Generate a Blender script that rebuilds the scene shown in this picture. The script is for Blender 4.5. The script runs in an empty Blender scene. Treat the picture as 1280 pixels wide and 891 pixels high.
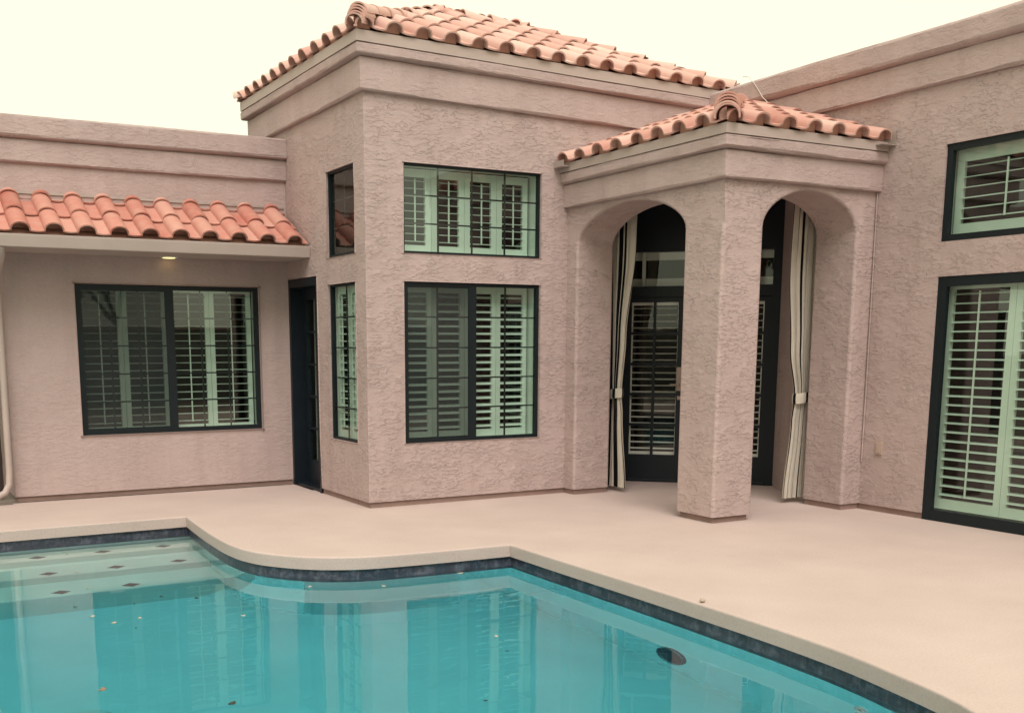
import bpy, bmesh, math, random
from mathutils import Vector, Matrix
random.seed(11)
S = bpy.context.scene
COL = S.collection
R_ = math.radians

# ------------------------------------------------------------------ camera
cam = bpy.data.cameras.new('camera')
cam.sensor_fit = 'HORIZONTAL'; cam.sensor_width = 36.0
cam.lens = 1332.6 / 1280 * 36
cam.shift_x = (640 - 566.53) / 1280
cam.shift_y = (653.86 - 445.5) / 1280
cam.clip_start = 0.05; cam.clip_end = 500
camo = bpy.data.objects.new('camera', cam); COL.objects.link(camo)
cr = Vector((0.87831152, -0.4780829, -0.00236792)); cu = Vector((0.08129873, 0.14447381, 0.98616319)); cf = Vector((0.47112566, 0.866351, -0.16576054))
cm = Matrix.Identity(4)
for i in range(3):
    cm[i][0] = cr[i]; cm[i][1] = cu[i]; cm[i][2] = -cf[i]
cm.translation = Vector((-4.11072, -9.23293, 1.55))
camo.matrix_world = cm
S.camera = camo

# ------------------------------------------------------------------ sky, sun, exposure
SUN_EL, SUN_AZ = R_(52), R_(204)          # azimuth clockwise from +Y: behind and left of the camera
world = bpy.data.worlds.new('World'); S.world = world; world.use_nodes = True
wn, wl = world.node_tree.nodes, world.node_tree.links
bg = wn['Background']; bg.inputs['Strength'].default_value = 0.1
sky = wn.new('ShaderNodeTexSky'); sky.sky_type = 'NISHITA'; sky.sun_disc = False
sky.sun_elevation = SUN_EL; sky.sun_rotation = SUN_AZ; sky.dust_density = 4.0
wmix = wn.new('ShaderNodeMixRGB'); wmix.inputs[0].default_value = 0.93
wmix.inputs[2].default_value = (6.0, 5.85, 4.3, 1)      # the bright cream overcast layer
wl.new(sky.outputs[0], wmix.inputs[1]); wl.new(wmix.outputs[0], bg.inputs['Color'])
sl = bpy.data.lights.new('sun', 'SUN'); sl.energy = 1.3; sl.angle = R_(40); sl.color = (1.0, 0.92, 0.88)
so = bpy.data.objects.new('sun', sl); COL.objects.link(so)
sd = Vector((math.sin(SUN_AZ) * math.cos(SUN_EL), math.cos(SUN_AZ) * math.cos(SUN_EL), math.sin(SUN_EL)))
so.rotation_euler = sd.to_track_quat('Z', 'Y').to_euler(); so.location = (-8, -14, 12)
S.view_settings.view_transform = 'Standard'; S.view_settings.look = 'None'
S.view_settings.gamma = 1.0; S.view_settings.exposure = 1.0; S.view_settings.use_curve_mapping = False
S.render.engine = 'CYCLES'
cy = S.cycles
cy.use_denoising = True; cy.max_bounces = 12; cy.transmission_bounces = 8; cy.transparent_max_bounces = 24
cy.glossy_bounces = 4; cy.diffuse_bounces = 4; cy.caustics_refractive = True; cy.caustics_reflective = False
cy.blur_glossy = 0.5; cy.sample_clamp_indirect = 6.0

# ------------------------------------------------------------------ helpers
def new_mat(name):
    m = bpy.data.materials.new(name); m.use_nodes = True
    n, l = m.node_tree.nodes, m.node_tree.links
    return m, n, l, n['Principled BSDF']

def noise(n, l, scale, detail=4, rough=.55, map_scale=None, coord='Object', dist=0.0):
    tc = n.new('ShaderNodeTexCoord'); mp = n.new('ShaderNodeMapping'); t = n.new('ShaderNodeTexNoise')
    if map_scale: mp.inputs['Scale'].default_value = map_scale
    t.inputs['Scale'].default_value = scale; t.inputs['Detail'].default_value = detail
    t.inputs['Roughness'].default_value = rough; t.inputs['Distortion'].default_value = dist
    l.new(tc.outputs[coord], mp.inputs[0]); l.new(mp.outputs[0], t.inputs['Vector'])
    return t

def ramp(n, l, src, stops):
    r = n.new('ShaderNodeValToRGB'); e = r.color_ramp.elements
    while len(e) < len(stops): e.new(0.5)
    for el, (p, c) in zip(e, stops):
        el.position = p; el.color = c if len(c) == 4 else (*c, 1)
    l.new(src, r.inputs[0]); return r

def mathn(n, l, op, a, b=None, c=None):
    m = n.new('ShaderNodeMath'); m.operation = op
    for i, x in enumerate((a, b, c)):
        if x is None: continue
        if isinstance(x, (int, float)): m.inputs[i].default_value = x
        else: l.new(x, m.inputs[i])
    return m.outputs[0]

def plain(name, col, rough=.5, var=.12, vscale=6, bump=0.0, bscale=60, metal=0.0, spec=.5):
    m, n, l, b = new_mat(name)
    t = noise(n, l, vscale, 5)
    r = ramp(n, l, t.outputs[0], [(.25, tuple(c * (1 - var) for c in col)), (.75, tuple(min(1, c * (1 + var)) for c in col))])
    l.new(r.outputs[0], b.inputs['Base Color'])
    b.inputs['Roughness'].default_value = rough; b.inputs['Metallic'].default_value = metal
    b.inputs['Specular IOR Level'].default_value = spec
    if bump:
        t2 = noise(n, l, bscale, 3); bp = n.new('ShaderNodeBump')
        bp.inputs['Strength'].default_value = bump; bp.inputs['Distance'].default_value = .004
        l.new(t2.outputs[0], bp.inputs['Height']); l.new(bp.outputs[0], b.inputs['Normal'])
    return m

def stucco_mat(name, col, strength=.76):
    m, n, l, b = new_mat(name)
    big = noise(n, l, 1.1, 4); fine = noise(n, l, 90, 3)
    r = ramp(n, l, big.outputs[0], [(.28, tuple(c * .90 for c in col)), (.5, col), (.72, tuple(c * 1.05 for c in col))])
    stk = noise(n, l, 1.0, 5, .6, (5, 5, .45)); sr = ramp(n, l, stk.outputs[0], [(.46, (0, 0, 0)), (.74, (1, 1, 1))])
    gr = noise(n, l, 60, 4, .7); gv = ramp(n, l, gr.outputs[0], [(.3, (.93, .93, .93)), (.7, (1.05, 1.05, 1.05))])
    m1 = n.new('ShaderNodeMixRGB'); m1.blend_type = 'MULTIPLY'; m1.inputs[0].default_value = 1.0; l.new(r.outputs[0], m1.inputs[1]); l.new(gv.outputs[0], m1.inputs[2])
    m2 = n.new('ShaderNodeMixRGB'); m2.inputs[2].default_value = (col[0] * .76, col[1] * .74, col[2] * .73, 1)
    l.new(mathn(n, l, 'MULTIPLY', sr.outputs[0], .42), m2.inputs[0]); l.new(m1.outputs[0], m2.inputs[1]); l.new(m2.outputs[0], b.inputs['Base Color'])
    b.inputs['Roughness'].default_value = .92; b.inputs['Specular IOR Level'].default_value = .15
    # skip-trowel relief: short ragged horizontal lips over a softly uneven coat
    a = noise(n, l, 1.0, 5, .6, (14, 14, 33), dist=.3)
    pl = ramp(n, l, a.outputs[0], [(.44, (0, 0, 0)), (.485, (.8, .8, .8)), (.60, (1, 1, 1))])
    gate = noise(n, l, 1.0, 2, .5, (5, 5, 7))
    gt = ramp(n, l, gate.outputs[0], [(.38, (.12, .12, .12)), (.58, (1, 1, 1))])
    c2 = noise(n, l, 1.0, 5, .65, (30, 30, 75), dist=.3)
    h = mathn(n, l, 'MULTIPLY', pl.outputs[0], gt.outputs[0])
    h = mathn(n, l, 'ADD', h, mathn(n, l, 'MULTIPLY', c2.outputs[0], .7))
    h = mathn(n, l, 'ADD', h, mathn(n, l, 'MULTIPLY', fine.outputs[0], .12))
    bp = n.new('ShaderNodeBump'); bp.inputs['Strength'].default_value = strength; bp.inputs['Distance'].default_value = .0085
    l.new(h, bp.inputs['Height']); l.new(bp.outputs[0], b.inputs['Normal'])
    return m

def tile_mat(name, cols, dirt=.35):
    m, n, l, b = new_mat(name)
    g = n.new('ShaderNodeNewGeometry')
    r = ramp(n, l, g.outputs['Random Per Island'], [(i / (len(cols) - 1), c) for i, c in enumerate(cols)])
    t = noise(n, l, 9, 6, .65); t2 = noise(n, l, 55, 3)
    dr = ramp(n, l, t.outputs[0], [(.38, (0, 0, 0)), (.72, (1, 1, 1))])
    mx = n.new('ShaderNodeMixRGB'); mx.inputs[2].default_value = (.52, .38, .31, 1)
    l.new(mathn(n, l, 'MULTIPLY', dr.outputs[0], dirt), mx.inputs[0])
    l.new(r.outputs[0], mx.inputs[1]); l.new(mx.outputs[0], b.inputs['Base Color'])
    b.inputs['Roughness'].default_value = .85; b.inputs['Specular IOR Level'].default_value = .2
    bp = n.new('ShaderNodeBump'); bp.inputs['Strength'].default_value = .35; bp.inputs['Distance'].default_value = .003
    l.new(t2.outputs[0], bp.inputs['Height']); l.new(bp.outputs[0], b.inputs['Normal'])
    return m

def glass_mat(name, tint, f0=.045, gain=1.0):
    m = bpy.data.materials.new(name); m.use_nodes = True
    n, l = m.node_tree.nodes, m.node_tree.links; n.clear()
    out = n.new('ShaderNodeOutputMaterial'); mix = n.new('ShaderNodeMixShader')
    tr = n.new('ShaderNodeBsdfTransparent'); gl = n.new('ShaderNodeBsdfGlossy')
    tr.inputs[0].default_value = (*tint, 1); gl.inputs['Roughness'].default_value = 0.015
    gl.inputs[0].default_value = (.92, .97, .94, 1)
    g = n.new('ShaderNodeNewGeometry'); vm = n.new('ShaderNodeVectorMath'); vm.operation = 'DOT_PRODUCT'
    l.new(g.outputs['Incoming'], vm.inputs[0]); l.new(g.outputs['Normal'], vm.inputs[1])
    c = mathn(n, l, 'ABSOLUTE', vm.outputs['Value'])
    k = mathn(n, l, 'POWER', mathn(n, l, 'SUBTRACT', 1.0, c), 5.0)
    f = mathn(n, l, 'MULTIPLY_ADD', k, (1 - f0) * .9, f0 * gain)
    l.new(f, mix.inputs[0]); l.new(tr.outputs[0], mix.inputs[1]); l.new(gl.outputs[0], mix.inputs[2])
    # very slightly wavy panes
    t = noise(n, l, 2.3, 2); bp = n.new('ShaderNodeBump'); bp.inputs['Strength'].default_value = .05; bp.inputs['Distance'].default_value = .01
    l.new(t.outputs[0], bp.inputs['Height']); l.new(bp.outputs[0], gl.inputs['Normal'])
    l.new(mix.outputs[0], out.inputs[0])
    return m

STUCCO = (.458, .356, .342)
M = dict(
    stucco=stucco_mat('stucco', STUCCO), cornice=stucco_mat('cornice_stucco', STUCCO, .5),
    stucco_fine=stucco_mat('fine_stucco', STUCCO, .40),
    plinth=plain('plinth', (.27, .18, .155), .9, .15, 5, .4, 80),
    trim=plain('painted_trim', (.43, .35, .32), .6, .05, 3),
    tile=tile_mat('clay_tile_glare', [(.48, .25, .215), (.63, .42, .37), (.54, .31, .265), (.68, .50, .44)], .4),  # tower tiles, paled so the sky's glare is in their colour
    tile_mid=tile_mat('clay_tile_mid', [(.41, .18, .145), (.57, .33, .285), (.48, .23, .19), (.63, .42, .365), (.51, .26, .215)], .4),
    tile_warm=tile_mat('clay_tile_warm', [(.37, .12, .09), (.52, .235, .19), (.44, .16, .125), (.57, .31, .255), (.47, .185, .145)], .38),
    mortar=plain('mortar', (.60, .345, .275), .95, .2, 9, .5, 70),
    black=plain('black_frame', (.008, .013, .016), .45, .1, 5, spec=.25),
    navy=plain('dark_door_paint', (.008, .013, .019), .4, .12, 4, spec=.3),
    shutter=plain('shutter_paint', (.64, .67, .62), .45, .03, 3),
    white=plain('white_shutter_paint', (.90, .89, .85), .4, .03, 3),
    room=plain('dim_room', (.018, .017, .017), .9, .3, 2),  # near-black box walls: the unlit interior's darkness is put into the colour
    glass=glass_mat('window_glass', (.80, .925, .865), .05, 1.8),
    glass_clear=glass_mat('door_glass', (.95, .97, .955), .05, 1.0),
    steel=plain('brushed_steel', (.55, .55, .53), .35, .08, 8, metal=.8),
    flashing=plain('metal_flashing', (.42, .36, .33), .45, .15, 6, metal=.3),
    wire=plain('wire', (.6, .57, .52), .5),
    plastic=plain('outlet_plastic', (.43, .32, .27), .5, .05),
)

def deck_mat():
    m, n, l, b = new_mat('cool_deck')
    t = noise(n, l, 1.3, 7, .6); s = noise(n, l, 150, 2); st = noise(n, l, 3.1, 5, .7)
    r = ramp(n, l, t.outputs[0], [(.3, (.49, .388, .358)), (.7, (.552, .443, .410))])
    k = ramp(n, l, st.outputs[0], [(.62, (0, 0, 0)), (.80, (1, 1, 1))])
    mx = n.new('ShaderNodeMixRGB'); mx.inputs[2].default_value = (.40, .31, .26, 1)
    l.new(mathn(n, l, 'MULTIPLY', k.outputs[0], .4), mx.inputs[0]); l.new(r.outputs[0], mx.inputs[1])
    sp_ = noise(n, l, 70, 5, .75); sv = ramp(n, l, sp_.outputs[0], [(.30, (.86, .86, .85)), (.5, (1, 1, 1)), (.72, (1.07, 1.07, 1.07))])
    m3 = n.new('ShaderNodeMixRGB'); m3.blend_type = 'MULTIPLY'; m3.inputs[0].default_value = 1.0; l.new(mx.outputs[0], m3.inputs[1]); l.new(sv.outputs[0], m3.inputs[2])
    l.new(m3.outputs[0], b.inputs['Base Color']); b.inputs['Roughness'].default_value = .8; b.inputs['Specular IOR Level'].default_value = .25
    bp = n.new('ShaderNodeBump'); bp.inputs['Strength'].default_value = .3; bp.inputs['Distance'].default_value = .003
    l.new(s.outputs[0], bp.inputs['Height']); l.new(bp.outputs[0], b.inputs['Normal'])
    return m
M['deck'] = deck_mat()

def band_mat():
    m, n, l, b = new_mat('waterline_glass_tile')
    uv = n.new('ShaderNodeUVMap'); br = n.new('ShaderNodeTexBrick')
    br.inputs['Scale'].default_value = 1.0; br.inputs['Brick Width'].default_value = .15; br.inputs['Row Height'].default_value = .075
    br.inputs['Mortar Size'].default_value = .004; br.inputs['Color1'].default_value = (.026, .034, .056, 1); br.inputs['Color2'].default_value = (.050, .052, .074, 1)
    br.inputs['Mortar'].default_value = (.075, .07, .075, 1); br.offset = 0.0
    l.new(uv.outputs[0], br.inputs['Vector'])
    t = noise(n, l, 16, 6, .7); k = ramp(n, l, t.outputs[0], [(.47, (0, 0, 0)), (.72, (1, 1, 1))])
    mx = n.new('ShaderNodeMixRGB'); mx.inputs[2].default_value = (.20, .20, .26, 1)
    l.new(mathn(n, l, 'MULTIPLY', k.outputs[0], .75), mx.inputs[0]); l.new(br.outputs[0], mx.inputs[1])
    l.new(mx.outputs[0], b.inputs['Base Color']); b.inputs['Roughness'].default_value = .3
    return m
M['band'] = band_mat()
M['plaster'] = plain('pool_plaster', (.62, .72, .70), .85, .06, 1.6, .2, 30)
M['step_plaster'] = plain('step_plaster', (.66, .68, .62), .85, .07, 2.5, .2, 30)
M['accent'] = plain('accent_tile', (.015, .018, .03), .4)

def water_mat():
    m = bpy.data.materials.new('pool_water'); m.use_nodes = True
    n, l = m.node_tree.nodes, m.node_tree.links; n.clear()
    out = n.new('ShaderNodeOutputMaterial'); g = n.new('ShaderNodeBsdfGlass')
    g.inputs['IOR'].default_value = 1.333; g.inputs['Roughness'].default_value = 0.0
    t = noise(n, l, .9, 3, .5); t2 = noise(n, l, 5.5, 2)
    h = mathn(n, l, 'ADD', t.outputs[0], mathn(n, l, 'MULTIPLY', t2.outputs[0], .05))
    bp = n.new('ShaderNodeBump'); bp.inputs['Strength'].default_value = .07; bp.inputs['Distance'].default_value = .06
    l.new(h, bp.inputs['Height']); l.new(bp.outputs[0], g.inputs['Normal'])
    va = n.new('ShaderNodeVolumeAbsorption'); va.inputs['Color'].default_value = (0.0, .768, .868, 1); va.inputs['Density'].default_value = .67
    l.new(g.outputs[0], out.inputs['Surface']); l.new(va.outputs[0], out.inputs['Volume'])
    return m
M['water'] = water_mat()

def emit_mat(name, col, s):
    m = bpy.data.materials.new(name); m.use_nodes = True
    n, l = m.node_tree.nodes, m.node_tree.links; n.clear()
    o = n.new('ShaderNodeOutputMaterial'); e = n.new('ShaderNodeEmission')
    e.inputs[0].default_value = (*col, 1); e.inputs[1].default_value = s; l.new(e.outputs[0], o.inputs[0]); return m
M['lamp'] = emit_mat('lit_lens', (1.0, .78, .30), 1.1)

def obj(name, bm, mat, parent=None, smooth=None):
    me = bpy.data.meshes.new(name); bm.normal_update(); bm.to_mesh(me); bm.free()
    if smooth is not None:
        for p in me.polygons: p.use_smooth = True
        me.set_sharp_from_angle(angle=R_(smooth))
    if mat: me.materials.append(mat)
    o = bpy.data.objects.new(name, me); COL.objects.link(o)
    if parent: o.parent = parent
    if smooth is not None and smooth < 50:
        wnm = o.modifiers.new('weighted', 'WEIGHTED_NORMAL'); wnm.keep_sharp = True; wnm.weight = 80
    return o

def tag(o, label=None, cat=None, group=None, kind=None):
    if label: o['label'] = label
    if cat: o['category'] = cat
    if group: o['group'] = group
    if kind: o['kind'] = kind
    return o

def thing(name, label, cat, loc=(0, 0, 0), group=None):
    o = bpy.data.objects.new(name, None); COL.objects.link(o); o.location = loc
    o.empty_display_size = .2
    return tag(o, label, cat, group)

def box(bm, a, b):
    x0, y0, z0 = (min(p, q) for p, q in zip(a, b)); x1, y1, z1 = (max(p, q) for p, q in zip(a, b))
    v = [bm.verts.new(p) for p in ((x0, y0, z0), (x1, y0, z0), (x1, y1, z0), (x0, y1, z0), (x0, y0, z1), (x1, y0, z1), (x1, y1, z1), (x0, y1, z1))]
    for f in ((0, 3, 2, 1), (4, 5, 6, 7), (0, 1, 5, 4), (1, 2, 6, 5), (2, 3, 7, 6), (3, 0, 4, 7)): bm.faces.new([v[i] for i in f])

class Fr:                                   # a wall-mounted frame of reference: u along the wall, z up, n outwards
    def __init__(s, o, N): s.o = Vector(o); s.N = Vector(N).normalized(); s.U = Vector((0, 0, 1)).cross(s.N); s.Z = Vector((0, 0, 1))
    def p(s, u, z, n): return s.o + s.U * u + s.Z * z + s.N * n
    def box(s, bm, u0, u1, z0, z1, n0, n1):
        v = [bm.verts.new(s.p(*q)) for q in ((u0, z0, n0), (u1, z0, n0), (u1, z1, n0), (u0, z1, n0), (u0, z0, n1), (u1, z0, n1), (u1, z1, n1), (u0, z1, n1))]
        for f in ((0, 3, 2, 1), (4, 5, 6, 7), (0, 1, 5, 4), (1, 2, 6, 5), (2, 3, 7, 6), (3, 0, 4, 7)): bm.faces.new([v[i] for i in f])

def tube(bm, pts, r, seg=10, cap=True):
    pts = [Vector(p) for p in pts]; rings = []
    for i, p in enumerate(pts):
        d = (pts[min(i + 1, len(pts) - 1)] - pts[max(i - 1, 0)]).normalized()
        a = d.orthogonal().normalized() if i == 0 else (pa - d * pa.dot(d)).normalized()
        pa = a; b = d.cross(a)
        rings.append([bm.verts.new(p + (a * math.cos(t) + b * math.sin(t)) * r) for t in (2 * math.pi * k / seg for k in range(seg))])
    for q, w in zip(rings, rings[1:]):
        for k in range(seg): bm.faces.new((q[k], q[(k + 1) % seg], w[(k + 1) % seg], w[k]))
    if cap: bm.faces.new(rings[0][::-1]); bm.faces.new(rings[-1])

def bevel_convex(bm, off, seg=3, test=None):
    bm.normal_update(); es = []
    for e in bm.edges:
        if len(e.link_faces) == 2 and e.is_convex and e.calc_face_angle(0) > R_(50) and (test is None or test(e)): es.append(e)
    bmesh.ops.bevel(bm, geom=es, offset=off, segments=seg, profile=.5, affect='EDGES', clamp_overlap=True)

def panel(bm, N, at, a0, a1, z0, z1, holes, depth, acuts=(), zcuts=()):
    """Stucco wall on an axis-aligned plane; holes are (a0,a1,z0,z1,depth|None) in world coordinate a."""
    axis = 1 if abs(N[0]) > .5 else 0
    U = Vector((0, 0, 1)).cross(Vector(N)); sgn = 1 if U[axis] > 0 else -1
    def P(a, z, n=0.0):
        v = [0, 0, z]; v[axis] = a; v[1 - axis] = at + N[1 - axis] * n
        return bm.verts.new(v)
    A = sorted({round(q, 5) for q in [a0, a1, *acuts, *(h[0] for h in holes), *(h[1] for h in holes)] if a0 - 1e-6 <= q <= a1 + 1e-6})
    Z = sorted({round(q, 5) for q in [z0, z1, *zcuts, *(h[2] for h in holes), *(h[3] for h in holes)] if z0 - 1e-6 <= q <= z1 + 1e-6})
    def quad(vs): bm.faces.new(vs if sgn > 0 else vs[::-1])
    for i in range(len(A) - 1):
        for j in range(len(Z) - 1):
            ca, cz = (A[i] + A[i + 1]) / 2, (Z[j] + Z[j + 1]) / 2
            if any(h[0] < ca < h[1] and h[2] < cz < h[3] for h in holes): continue
            quad([P(A[i], Z[j]), P(A[i + 1], Z[j]), P(A[i + 1], Z[j + 1]), P(A[i], Z[j + 1])])
    for h in holes:
        d = h[4]
        if d is None: continue
        hz = [z for z in Z if h[2] <= z <= h[3]]; ha = [a for a in A if h[0] <= a <= h[1]]
        for zl, zh in zip(hz, hz[1:]):
            quad([P(h[0], zl), P(h[0], zh), P(h[0], zh, -d), P(h[0], zl, -d)])
            quad([P(h[1], zh), P(h[1], zl), P(h[1], zl, -d), P(h[1], zh, -d)])
        for al, ah in zip(ha, ha[1:]):
            if h[2] > z0 + 1e-4: quad([P(ah, h[2]), P(al, h[2]), P(al, h[2], -d), P(ah, h[2], -d)])
            if h[3] < z1 - 1e-4: quad([P(al, h[3]), P(ah, h[3]), P(ah, h[3], -d), P(al, h[3], -d)])

def sweep(bm, prof, path, jit=.003, step=.09, closed_ends=True):
    """prof: (out, z) bottom to top; path: xy points, outward = right-hand side of travel."""
    path = [Vector((*p, 0)) for p in path]; norms = []
    for p, q in zip(path, path[1:]):
        d = (q - p).normalized(); norms.append(Vector((d.y, -d.x, 0)))
    stations = []
    for i, p in enumerate(path):
        if i == 0: m = norms[0]
        elif i == len(path) - 1: m = norms[-1]
        else:
            s = norms[i - 1] + norms[i]; m = s / (1 + norms[i - 1].dot(norms[i]))
        stations.append((p, m))
        if i < len(path) - 1:
            L = (path[i + 1] - p).length; k = max(1, int(L / step))
            for j in range(1, k): stations.append((p.lerp(path[i + 1], j / k), norms[i]))
    rows = []
    ph = [random.random() * 9 for _ in prof]; s = 0
    for idx, (p, m) in enumerate(stations):
        if idx: s += (p - stations[idx - 1][0]).length
        row = []
        for k, (o, z) in enumerate(prof):
            w = jit * (math.sin(s * 3.1 + ph[k]) + .6 * math.sin(s * 7.7 + ph[k] * 2) + random.uniform(-.8, .8))
            w2 = jit * (math.sin(s * 2.3 + ph[k] * 3) + random.uniform(-.7, .7))
            if o < .003: w = 0
            q = p + m * (o + w); row.append(bm.verts.new((q.x, q.y, z + w2)))
        rows.append(row)
    for a, b in zip(rows, rows[1:]):
        for k in range(len(prof) - 1): bm.faces.new((a[k], b[k], b[k + 1], a[k + 1]))
    if closed_ends:
        bm.faces.new(rows[0]); bm.faces.new(rows[-1][::-1])

def rband(o, z0, z1, r=.02, under=.0):
    """rounded band profile section from the wall out to o and up to z1"""
    return [(under, z0), (o - r, z0 - .002), (o - r * .3, z0 + r * .35), (o, z0 + r), (o, z0 + r + .004), (o, z1 - r - .004), (o, z1 - r), (o - r * .3, z1 - r * .3), (o - r, z1)]

# ------------------------------------------------------------------ setting: ground, deck
POOL = [(-6.6, .41), (-1.655, .41), (-1.69, -.10), (-1.715, -.60), (-1.72, -1.02), (-1.69, -1.33), (-1.62, -1.56), (-1.51, -1.74), (-1.36, -1.91), (-1.18, -2.03),
        (-.96, -2.115), (-.71, -2.155), (-.32, -2.19), (.207, -2.22), (.20, -3.0), (.195, -4.3), (.165, -5.3), (.08, -5.9), (-.09, -6.49), (-.55, -7.2), (-1.4, -7.75), (-2.6, -7.95), (-4.6, -7.9), (-6.1, -7.4), (-6.6, -6.2)]
def smooth_run(P, n=5):
    out = []
    for i in range(len(P) - 1):
        a, b, c, d = (Vector(P[max(0, i - 1)]), Vector(P[i]), Vector(P[i + 1]), Vector(P[min(len(P) - 1, i + 2)]))
        for k in range(n):
            t = k / n
            out.append(tuple(.5 * (2 * b + (c - a) * t + (2 * a - 5 * b + 4 * c - d) * t * t + (3 * b - a - 3 * c + d) * t ** 3)))
    return out
POOL = [POOL[0]] + smooth_run(POOL[1:14]) + smooth_run(POOL[13:] )+ [POOL[-1]]
def offset_poly(P, d):                      # positive d: towards the outside (P runs clockwise seen from above)
    out = []
    for i, p in enumerate(P):
        a, b = Vector(P[i - 1]), Vector(P[(i + 1) % len(P)]); p = Vector(p)
        d1 = (p - a).normalized(); d2 = (b - p).normalized()
        n1 = Vector((-d1.y, d1.x)); n2 = Vector((-d2.y, d2.x))
        m = (n1 + n2) / max(.3, 1 + n1.dot(n2)); out.append(tuple(p + m * d))
    return out

def sheet_with_hole(outer, hole, z):
    bm = bmesh.new(); es = []
    for loop in (outer, hole):
        vs = [bm.verts.new((*p, z)) for p in loop]
        for i in range(len(vs)): es.append(bm.edges.new((vs[i], vs[(i + 1) % len(vs)])))
    bmesh.ops.triangle_fill(bm, use_beauty=True, use_dissolve=False, edges=es)
    for f in bm.faces:
        f.normal_update()
        if f.normal.z < 0: f.normal_flip()
    return bm

DECK = [(-9.5, -11.5), (9, -11.5), (9, 1.5), (0.0, 1.5), (0.0, 2.06), (-2.95, 2.06), (-2.95, 1.98), (-9.5, 1.9)]
bm = sheet_with_hole(DECK, offset_poly(POOL, .016), 0.0)
# bullnosed cantilever edge hanging over the pool
rings = []
for off, z in ((.016, 0.0), (.006, -.002), (.0015, -.007), (0, -.015), (.001, -.05), (.002, -.098), (.045, -.0985)):
    rings.append([bm.verts.new((*p, z)) for p in offset_poly(POOL, off)])
for a, b in zip(rings, rings[1:]):
    for i in range(len(a)):
        j = (i + 1) % len(a); bm.faces.new((a[i], a[j], b[j], b[i]))
bmesh.ops.remove_doubles(bm, verts=bm.verts, dist=1e-4)
bmesh.ops.recalc_face_normals(bm, faces=bm.faces)
deck = tag(obj('pool_deck', bm, M['deck'], smooth=40), 'smooth beige concrete deck around the pool with rounded coping edge', 'deck', kind='structure')

gm = plain('desert_gravel', (.20, .155, .13), .95, .35, 30, .6, 45)
bm = sheet_with_hole([(-120, -120), (120, -120), (120, 120), (-120, 120)], offset_poly(POOL, .9), -.03)
tag(obj('ground', bm, gm), 'dark gravel ground beyond the deck', 'ground', kind='structure')

# ------------------------------------------------------------------ swimming pool
pool = thing('swimming_pool', 'turquoise swimming pool with curved deck edge and dark waterline tiles', 'pool', (-3, -3.5, -1.2))
pool_inv = Vector((3, 3.5, 1.2))
def pobj(name, bm, mat, parent=pool, smooth=None):
    bmesh.ops.translate(bm, verts=bm.verts, vec=pool_inv); return obj(name, bm, mat, parent, smooth)
WZ, FZ = -.175, -1.30
wall = offset_poly(POOL, .034)
bm = bmesh.new()
top = [bm.verts.new((*p, WZ - .085)) for p in wall]; low = [bm.verts.new((*p, FZ + .12)) for p in wall]
flo = [bm.verts.new((*p, FZ)) for p in offset_poly(POOL, -.12)]
for i in range(len(wall)):
    j = (i + 1) % len(wall)
    bm.faces.new((top[i], low[i], low[j], top[j])); bm.faces.new((low[i], flo[i], flo[j], low[j]))
bm.faces.new(flo); bmesh.ops.triangulate(bm, faces=[f for f in bm.faces if len(f.verts) > 4])
bmesh.ops.recalc_face_normals(bm, faces=bm.faces); bmesh.ops.reverse_faces(bm, faces=bm.faces)
pobj('basin', bm, M['plaster'], smooth=50)
# waterline band
bm = bmesh.new(); uvl = bm.loops.layers.uv.new('UVMap'); s = 0
band = offset_poly(POOL, .028)
for i in range(len(band)):
    j = (i + 1) % len(band); L = (Vector(band[j]) - Vector(band[i])).length
    k = max(1, int(L / .15))
    vs = [(*band[i], -.099), (*band[j], -.099), (*band[j], WZ - .085), (*band[i], WZ - .085)]
    f = bm.faces.new([bm.verts.new(v) for v in vs])
    for lp, uv in zip(f.loops, ((s, .15), (s + L, .15), (s + L, 0), (s, 0))): lp[uvl].uv = uv
    s += L
pobj('waterline_tile', bm, M['band'])
# steps along the far-left edge
for k, (y0, d) in enumerate(((.07, .20), (-.40, .42), (-.87, .64))):
    bm = bmesh.new(); xr = -1.60
    box(bm, (-6.58, y0, FZ - .01), (xr, .415 - .003 * k, WZ - d)); bevel_convex(bm, .025, 3, lambda e: max(v.co.z for v in e.verts) > FZ)
    st = pobj('step', bm, M['step_plaster'], smooth=40)
    for x in (-5.1, -4.57, -4.04, -3.51, -2.98, -2.45, -1.93):
        if k and x > -2.0 and k != 1: continue
        b2 = bmesh.new(); c = Vector((x + .02 * k, y0 + .11, WZ - d + .003))
        vs = [b2.verts.new(c + Vector(o)) for o in ((-.075, 0, 0), (0, -.06, 0), (.075, 0, 0), (0, .06, 0))]
        f = b2.faces.new(vs); r = bmesh.ops.extrude_face_region(b2, geom=[f])
        bmesh.ops.translate(b2, verts=[g for g in r['geom'] if isinstance(g, bmesh.types.BMVert)], vec=(0, 0, .004))
        pobj('accent_tile', b2, M['accent'], st)
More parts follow.
